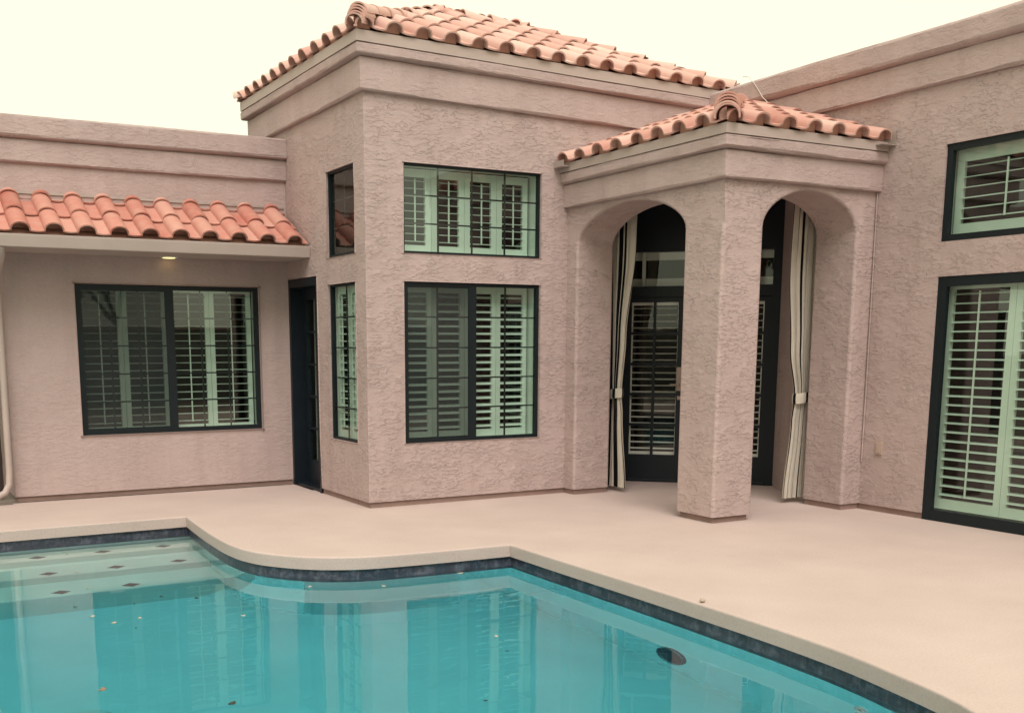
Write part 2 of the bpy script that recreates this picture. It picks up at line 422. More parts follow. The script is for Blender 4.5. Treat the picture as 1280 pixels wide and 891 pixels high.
# underwater light and return on the right wall
def disc_x(bm, c, r0, r1, h, seg=28):
    c = Vector(c); ra = []
    for r, d in ((r0, 0), (r0 * .98, h), (r1, h), (r1 * .97, h * .4)):
        ra.append([bm.verts.new(c + Vector((-d, r * math.cos(2 * math.pi * k / seg), r * math.sin(2 * math.pi * k / seg)))) for k in range(seg)])
    for a, b in zip(ra, ra[1:]):
        for k in range(seg): bm.faces.new((a[k], a[(k + 1) % seg], b[(k + 1) % seg], b[k]))
LIGHT = (.224, -4.15, -.93)
bm = bmesh.new(); disc_x(bm, LIGHT, .135, .118, .014)
pl = pobj('pool_light', bm, plain('dark_ring', (.10, .16, .20), .5), smooth=40)
bm = bmesh.new(); bmesh.ops.create_uvsphere(bm, u_segments=24, v_segments=12, radius=.107)
bmesh.ops.scale(bm, verts=bm.verts, vec=(.07, 1.08, 1.08)); bmesh.ops.translate(bm, verts=bm.verts, vec=Vector(LIGHT) + Vector((-.002, 0, 0)))
pobj('lens', bm, plain('dark_lens', (.02, .035, .06), .4), pl, smooth=60)
bm = bmesh.new(); disc_x(bm, (.152, -5.7, -.47), .045, .02, .012, 20); pobj('return_inlet', bm, plain('white_fitting', (.7, .72, .7), .4), smooth=40)
bm = bmesh.new(); bmesh.ops.create_cone(bm, cap_ends=True, segments=36, radius1=.20, radius2=.17, depth=.03)
bmesh.ops.translate(bm, verts=bm.verts, vec=(-3.2, -3.16, FZ + .015)); pobj('drain_cover', bm, M['shutter'], smooth=40)

# water body: closed volume whose sides sit inside the surrounding ground
bm = bmesh.new(); o1 = offset_poly(POOL, .030); o2 = offset_poly(POOL, .006)
t_ = [bm.verts.new((*p, WZ)) for p in o1]; b_ = [bm.verts.new((*p, FZ - .2)) for p in o1]
bm.faces.new(t_); bm.faces.new(b_)
for i in range(len(t_)):
    j = (i + 1) % len(t_); bm.faces.new((t_[i], t_[j], b_[j], b_[i]))
bmesh.ops.triangulate(bm, faces=[f for f in bm.faces if len(f.verts) > 4])
bmesh.ops.recalc_face_normals(bm, faces=bm.faces)
tag(obj('water', bm, M['water']), 'clear turquoise pool water reflecting the house', 'water', kind='structure')

# ------------------------------------------------------------------ house
house = thing('house', 'pink tan stucco house with clay tile roofs, square tower and arched corner porch', 'house')
XR, YL = 4.049, 2.089
XP, YP = 2.237, -2.275
TX, TY = 2.69, -1.785                       # inner faces of the porch walls
BASE = .055
# openings
W_LL = (.387, 1.913, .603, 2.133); W_LU = (.387, 1.913, 2.392, 3.209)        # tower front
S_L = (.235, .925, .603, 2.133); S_U = (.235, .925, 2.392, 3.209); S_D = (1.224, 2.075, 0, 2.239)   # tower side (y ranges)
L_W = (-2.238, -.339, .639, 2.152)
R_D = (-4.95, -2.971, .0, 2.11); R_U = (-4.95, -2.965, 2.401, 3.201)
zc = [.603, 2.133, 2.392, 3.209, 2.239, 2.95, 3.2]
bm = bmesh.new()
panel(bm, (0, -1, 0), 0, 0, 4.35, BASE, 4.0, [(*W_LL, .07), (*W_LU, .07), (TX + .004, 4.049, BASE, 3.2, None), (4.049, 4.35, BASE, 4.0, None)], .07, zcuts=zc)
panel(bm, (-1, 0, 0), 0, 0, 3.12, BASE, 4.0, [(*S_L, .07), (*S_U, .07), (S_D[0], S_D[1], BASE, S_D[3], .10), (YL + .02, 3.12, BASE, 2.95, None)], .07, zcuts=zc)
panel(bm, (0, 1, 0), 3.12, 0, 4.3, 2.95, 4.0, [], .07, zcuts=zc)
bmesh.ops.remove_doubles(bm, verts=bm.verts, dist=1e-4); bevel_convex(bm, .022, 3)
obj('stucco_wall', bm, M['stucco'], house, smooth=35)
# left wing, wall below the eave and parapet above
bm = bmesh.new()
panel(bm, (0, -1, 0), YL, -2.916, -.001, BASE, 2.44, [(*L_W, .07)], .07)
panel(bm, (-1, 0, 0), -2.916, YL, 4.2, BASE, 2.44, [], .07, zcuts=(.639, 2.152))
bmesh.ops.remove_doubles(bm, verts=bm.verts, dist=1e-4); bevel_convex(bm, .022, 3)
obj('stucco_wall', bm, M['stucco_fine'], house, smooth=35)
bm = bmesh.new(); box(bm, (-7, YL, 2.44), (-.002, YL + .25, 3.66)); obj('parapet', bm, M['stucco_fine'], house)
# right wing
bm = bmesh.new()
panel(bm, (-1, 0, 0), XR, -6.4, 0, BASE, 3.95, [(R_D[0], R_D[1], BASE, R_D[3], .08), (*R_U, .08), (TY + .004, 0, BASE, 3.2, None)], .08)
bmesh.ops.remove_doubles(bm, verts=bm.verts, dist=1e-4); bevel_convex(bm, .015, 2)
obj('stucco_wall', bm, M['stucco'], house, smooth=35)

# plinth strips below the stucco edge
for a, b in (((.02, .02, 0), (XP + .3, .3, BASE)), ((-2.895, YL + .02, 0), (-.004, YL + .2, BASE + .02)), ((.02, .31, 0), (.2, S_D[0], BASE)), ((XR + .02, -2.9711, 0), (XR + .3, TY, BASE)),
             ((XP + .02, -.16, 0), (TX - .02, .018, BASE)), ((3.84, YP + .02, 0), (XR + .018, TY - .02, BASE)), ((XP + .03, YP + .03, 0), (TX - .03, TY - .03, BASE)), ((XR + .02, -6.4, 0), (XR + .3, -4.95, BASE))):
    bm = bmesh.new(); box(bm, a, b); obj('plinth', bm, M['plinth'], house)

# porch with two arches
def arch_pts(c, hw, z0, rise, n=22, e=1.85):
    out = []
    for i in range(n + 1):
        t = math.pi * i / n; cx, sx = math.cos(t), math.sin(t)
        out.append((c - hw * math.copysign(abs(cx) ** (2 / e), cx), z0 + rise * abs(sx) ** (2 / e)))
    return out
ZS, ZT = 2.53, 3.20
def arch_wall(bm, face, inner, a_out, o0, o1, a_end, rise, axis):
    """axis: coordinate that varies along the wall; outer plane `face`, inner plane `inner`."""
    def P(a, z, w): return bm.verts.new((w, a, z) if axis == 1 else (a, w, z))
    pts = arch_pts((o0 + o1) / 2, abs(o1 - o0) / 2, ZS, rise)
    if o1 < o0: pts = pts[::-1]
    pts = sorted(pts, key=lambda q: (q[0] - o0) * (1 if o1 > o0 else -1))
    for w in (face, inner):
        for a, b in ((a_out, o0), (o1, a_end)):
            if abs(a - b) < .004: continue
            for z0, z1 in ((BASE, ZS), (ZS, ZT)): bm.faces.new([P(a, z0, w), P(b, z0, w), P(b, z1, w), P(a, z1, w)])
        for (a, za), (b, zb) in zip(pts, pts[1:]): bm.faces.new([P(a, za, w), P(b, zb, w), P(b, ZT, w), P(a, ZT, w)])
    line = [(o0, BASE)] + pts + [(o1, BASE)]
    for (a, za), (b, zb) in zip(line, line[1:]): bm.faces.new([P(a, za, face), P(b, zb, face), P(b, zb, inner), P(a, za, inner)])
bm = bmesh.new()
arch_wall(bm, XP, TX, 0.0, -.18, TY, YP, .325, 1)
arch_wall(bm, YP, TY, XP, TX, 3.82, XR, .325, 0)
bmesh.ops.remove_doubles(bm, verts=bm.verts, dist=1e-4)
# drop the faces that run inside the pillar and inside the other wall
kill = [f for f in bm.faces if (abs(f.calc_center_median().x - TX) < .002 and f.calc_center_median().y < TY - .01 and f.calc_center_median().z > ZS) or (abs(f.calc_center_median().y - TY) < .002 and f.calc_center_median().x < TX - .01 and f.calc_center_median().z > ZS)]
bmesh.ops.delete(bm, geom=kill, context='FACES')
seen = {}; dup = []
for f in bm.faces:
    c = f.calc_center_median(); k = (round(c.x, 3), round(c.y, 3), round(c.z, 3))
    if k in seen: dup.append(f)
    seen[k] = f
bmesh.ops.delete(bm, geom=dup, context='FACES_ONLY')
bmesh.ops.recalc_face_normals(bm, faces=bm.faces)
bevel_convex(bm, .03, 3, lambda e: min(v.co.z for v in e.verts) > BASE - .001 and max(v.co.z for v in e.verts) <= ZT and not all(abs(v.co.z - BASE) < .001 for v in e.verts))
obj('arched_porch', bm, M['stucco'], house, smooth=38)

# alcove behind the porch: side walls, ceiling
AL = [(TX, 0.0), (3.243, .627)]; AR = [(4.544, -.674), (4.06, -1.40), (4.06, TY)]
bm = bmesh.new()
def wallstrip(bm, pts, z0, z1):
    for p, q in zip(pts, pts[1:]): bm.faces.new([bm.verts.new((*a, z)) for a, z in ((p, z0), (q, z0), (q, z1), (p, z1))])
wallstrip(bm, [(XP + .2, .02), (TX + .006, .02), AL[1]], -.01, 3.22); wallstrip(bm, AR, -.01, 3.22)
obj('alcove_wall', bm, M['stucco'], house)
bm = bmesh.new()
bm.faces.new([bm.verts.new((*p, 3.195)) for p in ((TX - .2, TY - .2), (4.7, TY - .2), (4.7, 1.0), (TX - .2, 1.0))])
obj('porch_ceiling', bm, M['stucco'], house)

# ------------------------------------------------------------------ cornices, fascia
bm = bmesh.new()
prof = rband(.048, 3.79, 4.075, .016) + rband(.102, 4.085, 4.178, .014, .03)[1:]
TPATH = [(0, 3.12), (0, 0), (4.35, 0)]
sweep(bm, prof, [(4.0, 3.12)] + TPATH, .002)
for v in bm.verts: v.co.z -= .020 * v.co.x
obj('cornice', bm, M['cornice'], house, smooth=45)
bm = bmesh.new(); sweep(bm, [(0, 4.182), (.106, 4.182), (.106, 4.275), (0, 4.275)], [(4.0, 3.12)] + TPATH, .0006)
for v in bm.verts: v.co.z -= .020 * v.co.x
obj('fascia_board', bm, M['trim'], house, smooth=30)
bm = bmesh.new()
prof = rband(.052, 2.893, 3.12, .016) + rband(.095, 3.13, 3.226, .014, .03)[1:]
PPATH = [(XP, 0.02), (XP, YP), (XR + .02, YP)]
sweep(bm, prof, PPATH, .0025)
obj('cornice', bm, M['cornice'], house, smooth=45)
bm = bmesh.new(); sweep(bm, [(0, 3.23), (.099, 3.23), (.099, 3.31), (0, 3.31)], PPATH, .0006)
obj('fascia_board', bm, M['trim'], house, smooth=30)
bm = bmesh.new()
prof = rband(.04, 3.265, 3.485, .018) + rband(.085, 3.495, 3.70, .022, .03)[1:] + [(-.25, 3.68)]
sweep(bm, prof, [(-7, YL), (-.002, YL)], .002)
obj('cornice', bm, M['cornice'], house, smooth=45)
bm = bmesh.new()
prof = rband(.045, 3.70, 3.935, .018) + rband(.095, 3.945, 4.16, .032, .03)[1:] + [(-.28, 4.15)]
sweep(bm, prof, [(XR, 1.2), (XR, -6.4)], .003)
obj('cornice', bm, M['cornice'], house, smooth=45)

# ------------------------------------------------------------------ tiled roofs
TP, TT = .291, .014
BH = .079
def tile_profile():
    pts = []
    for i in range(11):
        t = math.pi * i / 10; pts.append((.089 - .089 * math.cos(t), .012 + BH * math.sin(t) ** .85))
    for i in range(1, 6):
        u = .178 + .125 * i / 5; k = (u - .238) / .06; pts.append((u, .006 + .008 * k * k))
    return pts
PROF = tile_profile()
def inner(pts, t):
    out = []
    for i, p in enumerate(pts):
        a, b = pts[max(0, i - 1)], pts[min(len(pts) - 1, i + 1)]
        dx, dy = b[0] - a[0], b[1] - a[1]; L = math.hypot(dx, dy)
        out.append((p[0] + dy / L * t, p[1] - dx / L * t))
    return out
PIN = inner(PROF, TT)
def tile_slope(origin, U, Sd, width, length, clips, course, u0=0.0, stop=.05):
    origin, U, Sd = Vector(origin), Vector(U), Vector(Sd).normalized(); N = U.cross(Sd).normalized()
    if N.z < 0: N = -N
    bm, mb = bmesh.new(), bmesh.new()
    nu = int(width / TP) + 2; ns = int(length / course) + 2
    for k in range(ns):
        for i in range(-1, nu):
            ju, js, jn = random.uniform(-.003, .003), random.uniform(-.010, .010), random.uniform(0, .004)
            sk = random.uniform(-.006, .006)
            ua = u0 + i * TP + ju; s0 = k * course + js; ln = course + .075
            rings = []
            for s, lift, tw in ((s0, .026 + jn, 0), (s0 + ln * .5, .013 + jn, sk * .5), (s0 + ln, .0, sk)):
                sc = 1.0 if s == s0 else .985
                row = []
                for lst in (PROF, PIN):
                    row.append([bm.verts.new(origin + U * (ua + .15 + (u - .15) * sc + tw) + Sd * s + N * (n + lift)) for u, n in lst])
                rings.append(row)
            for (ao, ai), (bo, bi) in zip(rings, rings[1:]):
                for q in range(len(PROF) - 1):
                    bm.faces.new((ao[q], ao[q + 1], bo[q + 1], bo[q])); bm.faces.new((ai[q + 1], ai[q], bi[q], bi[q + 1]))
                bm.faces.new((ao[0], bo[0], bi[0], ai[0])); bm.faces.new((ao[-1], ai[-1], bi[-1], bo[-1]))
            ao, ai = rings[0]
            for q in range(len(PROF) - 1): bm.faces.new((ao[q + 1], ao[q], ai[q], ai[q + 1]))
            if k == 0:                       # mortar stop under each barrel at the eave
                vs = [mb.verts.new(origin + U * (ua + u) + Sd * (s0 + stop) + N * (n + .026)) for u, n in PIN[:11]]
                vs += [mb.verts.new(origin + U * (ua + u) + Sd * (s0 + stop) + N * .004) for u in (.178, 0)]
                mb.faces.new(vs)
    # solid bed under the tiles
    vs = [mb.verts.new(origin + U * a + Sd * b + N * -.012) for a, b in ((-.3, .04), (width + .3, .04), (width + .3, length), (-.3, length))]
    mb.faces.new(vs)
    for co, no in clips:
        for b in (bm, mb):
            bmesh.ops.bisect_plane(b, geom=b.verts[:] + b.edges[:] + b.faces[:], plane_co=co, plane_no=no, clear_outer=True, dist=1e-5)
    return bm, mb

def cap_run(bm, p0, p1, stack=0, r=.098, sp=.34, start=-.015):
    p0, p1 = Vector(p0), Vector(p1); d = (p1 - p0).normalized(); side = d.cross(Vector((0, 0, 1))).normalized(); up = side.cross(d)
    L = (p1 - p0).length; s = start; k = 0
    while s < L - .05:
        ln = min(.42, L - s + .12); rings = []; xl = .021 * k if k <= stack else max(0, .021 * stack - .03 * (k - stack))
        if k < stack: ln = .28
        ju = random.uniform(-.006, .006); jn = random.uniform(0, .006)
        for q, (f, rr, lift) in enumerate(((0, r * 1.08, .034 + jn), (.5, r * .99, .016 + jn), (1, r * .90, 0))):
            row = []
            for rad in (rr, rr - .015):
                row.append([bm.verts.new(p0 + d * (s + ln * f) + side * (rad * math.cos(t) + ju) + up * (rad * math.sin(t) * .92 + lift - .028 + xl)) for t in (math.pi * (-.06 + 1.12 * j / 14) for j in range(15))])
            rings.append(row)
        for (ao, ai), (bo, bi) in zip(rings, rings[1:]):
            for j in range(14): bm.faces.new((ao[j], ao[j + 1], bo[j + 1], bo[j])); bm.faces.new((ai[j + 1], ai[j], bi[j], bi[j + 1]))
            bm.faces.new((ao[0], bo[0], bi[0], ai[0])); bm.faces.new((ao[-1], ai[-1], bi[-1], bo[-1]))
        for row, fl in ((rings[0], 1), (rings[-1], -1)):
            for j in range(14): bm.faces.new((row[0][j + 1], row[0][j], row[1][j], row[1][j + 1])[::fl])
        s += .035 if k < stack else sp; k += 1

def roof(slopes, caps, mat, course, name='tile_roof', drop=0.0, stop=.05):
    root = None
    allb, allm = bmesh.new(), bmesh.new()
    tmp = []
    for sl_ in slopes:
        for tgt, src in zip((allb, allm), tile_slope(*sl_, course, stop=stop)):
            me = bpy.data.meshes.new('t'); src.to_mesh(me); src.free(); tgt.from_mesh(me); bpy.data.meshes.remove(me)
    for v in allb.verts[:] + allm.verts[:]: v.co.z -= drop * v.co.x
    root = obj(name, allb, mat, house, smooth=50)
    obj('mortar_bed', allm, M['mortar'], root)
    if caps:
        cb = bmesh.new()
        for c in caps: cap_run(cb, *c)
        for v in cb.verts: v.co.z -= drop * v.co.x
        obj('hip_tile', cb, mat, root, smooth=50)
    return root
# tower: hip roof
E0, X0, X1, Y0, Y1, PT = 4.262, -.125, 4.25, -.125, 3.22, .458
hl = (Y1 - Y0) / 2; zr = E0 + hl * PT
cs = 1 / math.hypot(1, PT); sn = PT * cs; sl_len = hl / cs
front = ((X0, Y0, E0), (1, 0, 0), (0, cs, sn), X1 - X0, sl_len, [((X0, Y0, E0), (-1, 1, 0)), ((X1, Y0, E0), (1, 1, 0)), ((0, (Y0 + Y1) / 2, 0), (0, 1, 0))])
left = ((X0, Y1, E0), (0, -1, 0), (cs, 0, sn), Y1 - Y0, sl_len, [((X0, Y0, E0), (1, -1, 0)), ((X0, Y1, E0), (1, 1, 0))])
back = ((X1, Y1, E0), (-1, 0, 0), (0, -cs, sn), X1 - X0, sl_len, [((X0, Y1, E0), (-1, -1, 0)), ((X1, Y1, E0), (1, -1, 0)), ((0, (Y0 + Y1) / 2, 0), (0, -1, 0))])
right = ((X1, Y0, E0), (0, 1, 0), (-cs, 0, sn), Y1 - Y0, sl_len, [((X1, Y0, E0), (-1, -1, 0)), ((X1, Y1, E0), (-1, 1, 0))])
TOWER_DROP = .020
up = .045
apexL = (X0 + hl, (Y0 + Y1) / 2, zr + up); apexR = (X1 - hl, (Y0 + Y1) / 2, zr + up)
roof([front, left, back, right],
     [((X0, Y0, E0 + up), apexL, 4, .080), ((X1, Y0, E0 + up), apexR, 0, .085), ((X0, Y1, E0 + up), apexL, 0, .085), ((X1, Y1, E0 + up), apexR, 0, .085), (apexL, apexR, 0, .085)], M['tile'], .375, drop=.020, stop=.075)
# porch: hip roof leaning into the inside corner
E1, PX, PY, PP = 3.297, XP - .118, YP - .118, .34
cs = 1 / math.hypot(1, PP); sn = PP * cs
pf = ((PX, PY, E1), (1, 0, 0), (0, cs, sn), 2.2, 2.6 / cs, [((PX, PY, E1), (-1, 1, 0)), ((XR - .004, 0, 0), (1, 0, 0)), ((0, -.004, 0), (0, 1, 0))])
pl_ = ((PX, 0, E1), (0, -1, 0), (cs, 0, sn), 2.6, 2.4 / cs, [((PX, PY, E1), (1, -1, 0)), ((XR - .004, 0, 0), (1, 0, 0)), ((0, -.004, 0), (0, 1, 0))])
roof([pf, pl_], [((PX, PY, E1 + up), (XR - .14, PY + (XR - .14 - PX), E1 + up + PP * (XR - .14 - PX)), 4)], M['tile_mid'], .375, stop=.075)
# left wing: two-course pent roof over the eave
E2, LY, LP = 2.545, 1.41, .53
cs = 1 / math.hypot(1, LP); sn = LP * cs
lw = ((-6.95, LY, E2), (1, 0, 0), (0, cs, sn), 6.95, .70 / cs, [((-.02, 0, 0), (1, 0, 0)), ((-6.95, 0, 0), (-1, 0, 0)), ((0, YL - .004, 0), (0, 1, 0))], )
rl = roof([lw], [], M['tile_warm'], .385, stop=.13)
bm = bmesh.new(); box(bm, (-6.95, YL - .012, 2.985), (-.03, YL - .001, 3.003)); obj('flashing', bm, M['flashing'], rl)
# metal kick-out flashings at the porch eave ends
for a, b in (((PX - .06, -.17, 3.27), (PX + .25, -.005, 3.276)), ((XR - .17, PY - .06, 3.27), (XR - .006, PY + .25, 3.276))):
    bm = bmesh.new(); box(bm, a, b)
    if a[1] > -1: box(bm, (PX - .06, -.17, 3.277), (PX - .054, -.005, 3.33))
    else: box(bm, (XR - .012, PY - .06, 3.277), (XR - .006, PY + .25, 3.40))
    obj('flashing', bm, M['flashing'], house)
# stray wire looping over the porch roof
bm = bmesh.new(); tube(bm, [(3.95, -.60, 4.22), (3.955, -.68, 4.20), (3.95, -.79, 4.09), (3.94, -.90, 3.96), (3.93, -1.0, 3.88)], .004, 6); obj('wire', bm, M['wire'], house, smooth=60)

# ------------------------------------------------------------------ eave of the left wing
bm = bmesh.new(); box(bm, (-6.95, 1.47, 2.43), (-.003, YL - .002, 2.445)); obj('soffit', bm, M['trim'], house)
bm = bmesh.new()
gp = [(1.475, 2.545), (1.475, 2.432), (1.405, 2.432), (1.400, 2.45), (1.385, 2.52), (1.385, 2.545), (1.395, 2.545), (1.398, 2.52), (1.412, 2.455), (1.463, 2.445), (1.463, 2.545)]
for x0, x1 in ((-6.95, -.004),):
    a = [bm.verts.new((x0, y, z)) for y, z in gp]; b = [bm.verts.new((x1, y, z)) for y, z in gp]
    for i in range(len(gp)):
        j = (i + 1) % len(gp); bm.faces.new((a[i], a[j], b[j], b[i]))
    bm.faces.new(a); bm.faces.new(b[::-1])
bmesh.ops.recalc_face_normals(bm, faces=bm.faces); obj('gutter', bm, M['trim'], house, smooth=30)
bm = bmesh.new(); tube(bm, [(-2.955, 1.44, 2.44), (-2.955, 1.50, 2.36), (-2.955, 1.90, 2.22), (-2.955, 1.98, 2.12), (-2.955, 2.0, 2.0), (-2.965, 2.0, .32), (-2.975, 1.99, .20), (-3.02, 1.97, .12), (-3.10, 1.94, .085), (-3.5, 1.85, .06)], .033, 12)
obj('downspout', bm, M['trim'], house, smooth=60)
bm = bmesh.new(); c = Vector((-1.31, 1.985, 2.427))
bmesh.ops.create_cone(bm, cap_ends=True, segments=32, radius1=.085, radius2=.095, depth=.006); bmesh.ops.translate(bm, verts=bm.verts, vec=c)
el = obj('eave_light', bm, M['shutter'], house, smooth=40)
bm = bmesh.new(); bmesh.ops.create_cone(bm, cap_ends=True, segments=32, radius1=.062, radius2=.066, depth=.006); bmesh.ops.translate(bm, verts=bm.verts, vec=c - Vector((0, 0, .004)))
obj('lens', bm, M['lamp'], el, smooth=40)

# ------------------------------------------------------------------ windows and doors
def blade(bm, F, u0, u1, zc_, nc, dep, th, tilt):
    ct, st = math.cos(tilt), math.sin(tilt); prof = [(-dep / 2, 0), (-dep / 4, th / 2), (dep / 4, th / 2), (dep / 2, 0), (dep / 4, -th / 2), (-dep / 4, -th / 2)]
    ra = []
    for u in (u0, u1):
        ra.append([bm.verts.new(F.p(u, zc_ + a * -st + b * ct, nc + a * ct + b * st)) for a, b in prof])
    for i in range(6):
        j = (i + 1) % 6; bm.faces.new((ra[0][i], ra[0][j], ra[1][j], ra[1][i]))
    bm.faces.new(ra[0][::-1]); bm.faces.new(ra[1])

def shutter_panel(F, u0, u1, z0, z1, n, parent, tilt, pitch=.072, stile=.05, rail=.075, rod=True, mat='shutter'):
    bm = bmesh.new(); t = .028
    F.box(bm, u0, u0 + stile, z0, z1, n - t, n); F.box(bm, u1 - stile, u1, z0, z1, n - t, n)
    F.box(bm, u0 + stile, u1 - stile, z0, z0 + rail, n - t + .001, n - .001); F.box(bm, u0 + stile, u1 - stile, z1 - rail, z1, n - t + .001, n - .001)
    a, b = z0 + rail, z1 - rail; k = max(2, round((b - a) / pitch)); p = (b - a) / k
    for i in range(k):
        blade(bm, F, u0 + stile - .002, u1 - stile + .002, a + p * (i + .5), n - t / 2, .064, .0085, tilt + random.uniform(-.03, .03))
    if rod: F.box(bm, (u0 + u1) / 2 - .006, (u0 + u1) / 2 + .006, a + .03, b - .02, n + .012, n + .024)
    obj('shutter', bm, M[mat], parent, smooth=30)

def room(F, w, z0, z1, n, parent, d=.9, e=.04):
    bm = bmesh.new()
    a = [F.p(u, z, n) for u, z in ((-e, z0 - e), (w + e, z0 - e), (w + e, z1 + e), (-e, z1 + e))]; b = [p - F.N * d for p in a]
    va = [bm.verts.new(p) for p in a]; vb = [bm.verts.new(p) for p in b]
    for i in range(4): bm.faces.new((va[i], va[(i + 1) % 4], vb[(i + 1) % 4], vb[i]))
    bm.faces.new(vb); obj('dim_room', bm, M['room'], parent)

def window(F, w, z0, z1, fr, rec, sashes, cols, rows, panels, tilt, screen=None, name='window', mat='black', glass='glass', pitch=.072, bars=.016, stile=.05, rail=.075, rooms=True, sill=None, gap=.02, shut=True, sd=.17, rd=1.15, rod=True):
    """sashes: number of side-by-side panes; cols/rows: glazing grid per sash; panels: shutter panels in all"""
    bm = bmesh.new(); n1 = -rec + .012; n0 = -rec - .035
    sb = fr if sill is None else sill
    F.box(bm, .002, fr, z0 + .002, z1 - .002, n0, n1); F.box(bm, w - fr, w - .002, z0 + .002, z1 - .002, n0, n1)
    F.box(bm, fr, w - fr, z0 + .002, z0 + sb, n0 + .001, n1 - .001); F.box(bm, fr, w - fr, z1 - fr, z1 - .002, n0 + .001, n1 - .001)
    gw = (w - 2 * fr) / sashes; ms = .07
    for k in range(1, sashes): F.box(bm, fr + gw * k - ms / 2, fr + gw * k + ms / 2, z0 + sb, z1 - fr, n0 + .002, n1 - .002)
    root = obj(name, bm, M[mat], house)
    for k in range(sashes):
        a = fr + gw * k + (ms / 2 if k else 0); b = fr + gw * (k + 1) - (ms / 2 if k < sashes - 1 else 0)
        bm = bmesh.new(); vs = [bm.verts.new(F.p(u, z, -rec - .012)) for u, z in ((a, z0 + sb), (b, z0 + sb), (b, z1 - fr), (a, z1 - fr))]; bm.faces.new(vs)
        obj('pane', bm, M[glass], root)
        if cols * rows > 1:
            bm = bmesh.new()
            for i in range(1, cols):
                u = a + (b - a) * i / cols; F.box(bm, u - bars / 2, u + bars / 2, z0 + sb, z1 - fr, -rec - .026, -rec - .016)
            for i in range(1, rows):
                z = z0 + sb + (z1 - fr - z0 - sb) * i / rows; F.box(bm, a, b, z - bars * .45, z + bars * .45, -rec - .027, -rec - .0155)
            obj('glazing_bar', bm, M[mat], root)
        if screen == k:
            bm = bmesh.new(); F.box(bm, a, a + .018, z0 + sb, z1 - fr, -rec - .004, -rec + .008); F.box(bm, b - .018, b, z0 + sb, z1 - fr, -rec - .004, -rec + .008)
            F.box(bm, a + .018, b - .018, z0 + sb, z0 + sb + .018, -rec - .0035, -rec + .0075); F.box(bm, a + .018, b - .018, z1 - fr - .018, z1 - fr, -rec - .0035, -rec + .0075)
            vs = [bm.verts.new(F.p(u, z, -rec + .002)) for u, z in ((a + .018, z0 + sb + .018), (b - .018, z0 + sb + .018), (b - .018, z1 - fr - .018), (a + .018, z1 - fr - .018))]
            bm.faces.new(vs); o = obj('insect_screen', bm, M[mat], root); o.data.materials.append(M['screen']); o.data.polygons[len(o.data.polygons) - 1].material_index = 1
    if shut:
        n = -rec - sd; a, b = .03, w - .03; pw = (b - a) / panels; na, nb = n - .04, -rec - .040
        bm = bmesh.new()                     # the white liner between the glass and the shutters
        F.box(bm, -.035, .006, z0 - .03, z1 + .03, na, nb); F.box(bm, w - .006, w + .035, z0 - .03, z1 + .03, na, nb)
        F.box(bm, .006, w - .006, z0 - .03, z0 + .006 + (sill or 0) * .8, na + .001, nb - .001); F.box(bm, .006, w - .006, z1 - .006, z1 + .03, na + .001, nb - .001)
        obj('shutter_frame', bm, M['shutter'], root)
        for k in range(panels):
            shutter_panel(F, a + pw * k + .002, a + pw * (k + 1) - .002, z0 + .012 + (sill or 0) * .8 + gap * .4, z1 - .012 - gap * .4, n, root, tilt, pitch, stile, rail, rod)
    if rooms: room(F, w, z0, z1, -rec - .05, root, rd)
    return root

def screen_mat():
    m = bpy.data.materials.new('insect_mesh'); m.use_nodes = True
    n, l = m.node_tree.nodes, m.node_tree.links; n.clear()
    o = n.new('ShaderNodeOutputMaterial'); mx = n.new('ShaderNodeMixShader'); tr = n.new('ShaderNodeBsdfTransparent'); d = n.new('ShaderNodeBsdfDiffuse')
    t = noise(n, l, 1.5, 3); r = ramp(n, l, t.outputs[0], [(.3, (.035, .045, .045)), (.7, (.055, .062, .062))]); l.new(r.outputs[0], d.inputs[0])
    mx.inputs[0].default_value = .47; l.new(tr.outputs[0], mx.inputs[1]); l.new(d.outputs[0], mx.inputs[2]); l.new(mx.outputs[0], o.inputs[0]); return m
M['screen'] = screen_mat()

FN, LNX = (0, -1, 0), (-1, 0, 0)
# left wing window
window(Fr((L_W[0], YL, 0), FN), L_W[1] - L_W[0], L_W[2], L_W[3], .046, .03, 2, 3, 5, 4, R_(3), screen=0, pitch=.076, rail=.05, gap=0)
# tower front
window(Fr((W_LL[0], 0, 0), FN), W_LL[1] - W_LL[0], W_LL[2], W_LL[3], .034, .03, 2, 2, 5, 4, R_(22), screen=0, pitch=.071, gap=.01, rod=False)
window(Fr((W_LU[0], 0, 0), FN), W_LU[1] - W_LU[0], W_LU[2], W_LU[3], .022, .03, 1, 4, 3, 4, R_(6), pitch=.07, stile=.062)
# tower side: u runs from the far end (large y) towards the corner
window(Fr((0, S_L[1], 0), LNX), S_L[1] - S_L[0], S_L[2], S_L[3], .024, .03, 1, 2, 5, 2, R_(8), pitch=.07, rd=.26, sd=.055)
window(Fr((0, S_U[1], 0), LNX), S_U[1] - S_U[0], S_U[2], S_U[3], .024, .03, 1, 2, 3, 2, R_(15), pitch=.07, shut=False, rd=.26)
# right wing
window(Fr((XR, R_U[1], 0), LNX), R_U[1] - R_U[0], R_U[2], R_U[3], .055, .03, 1, 1, 1, 2, R_(14), pitch=.079, stile=.07, rail=.11, gap=.06, sd=.09)
window(Fr((XR, R_D[1], 0), LNX), R_D[1] - R_D[0], .0, R_D[3], .085, .02, 1, 1, 1, 3, R_(14), name='sliding_door', pitch=.079, stile=.06, rail=.09, sill=.10, sd=.09)

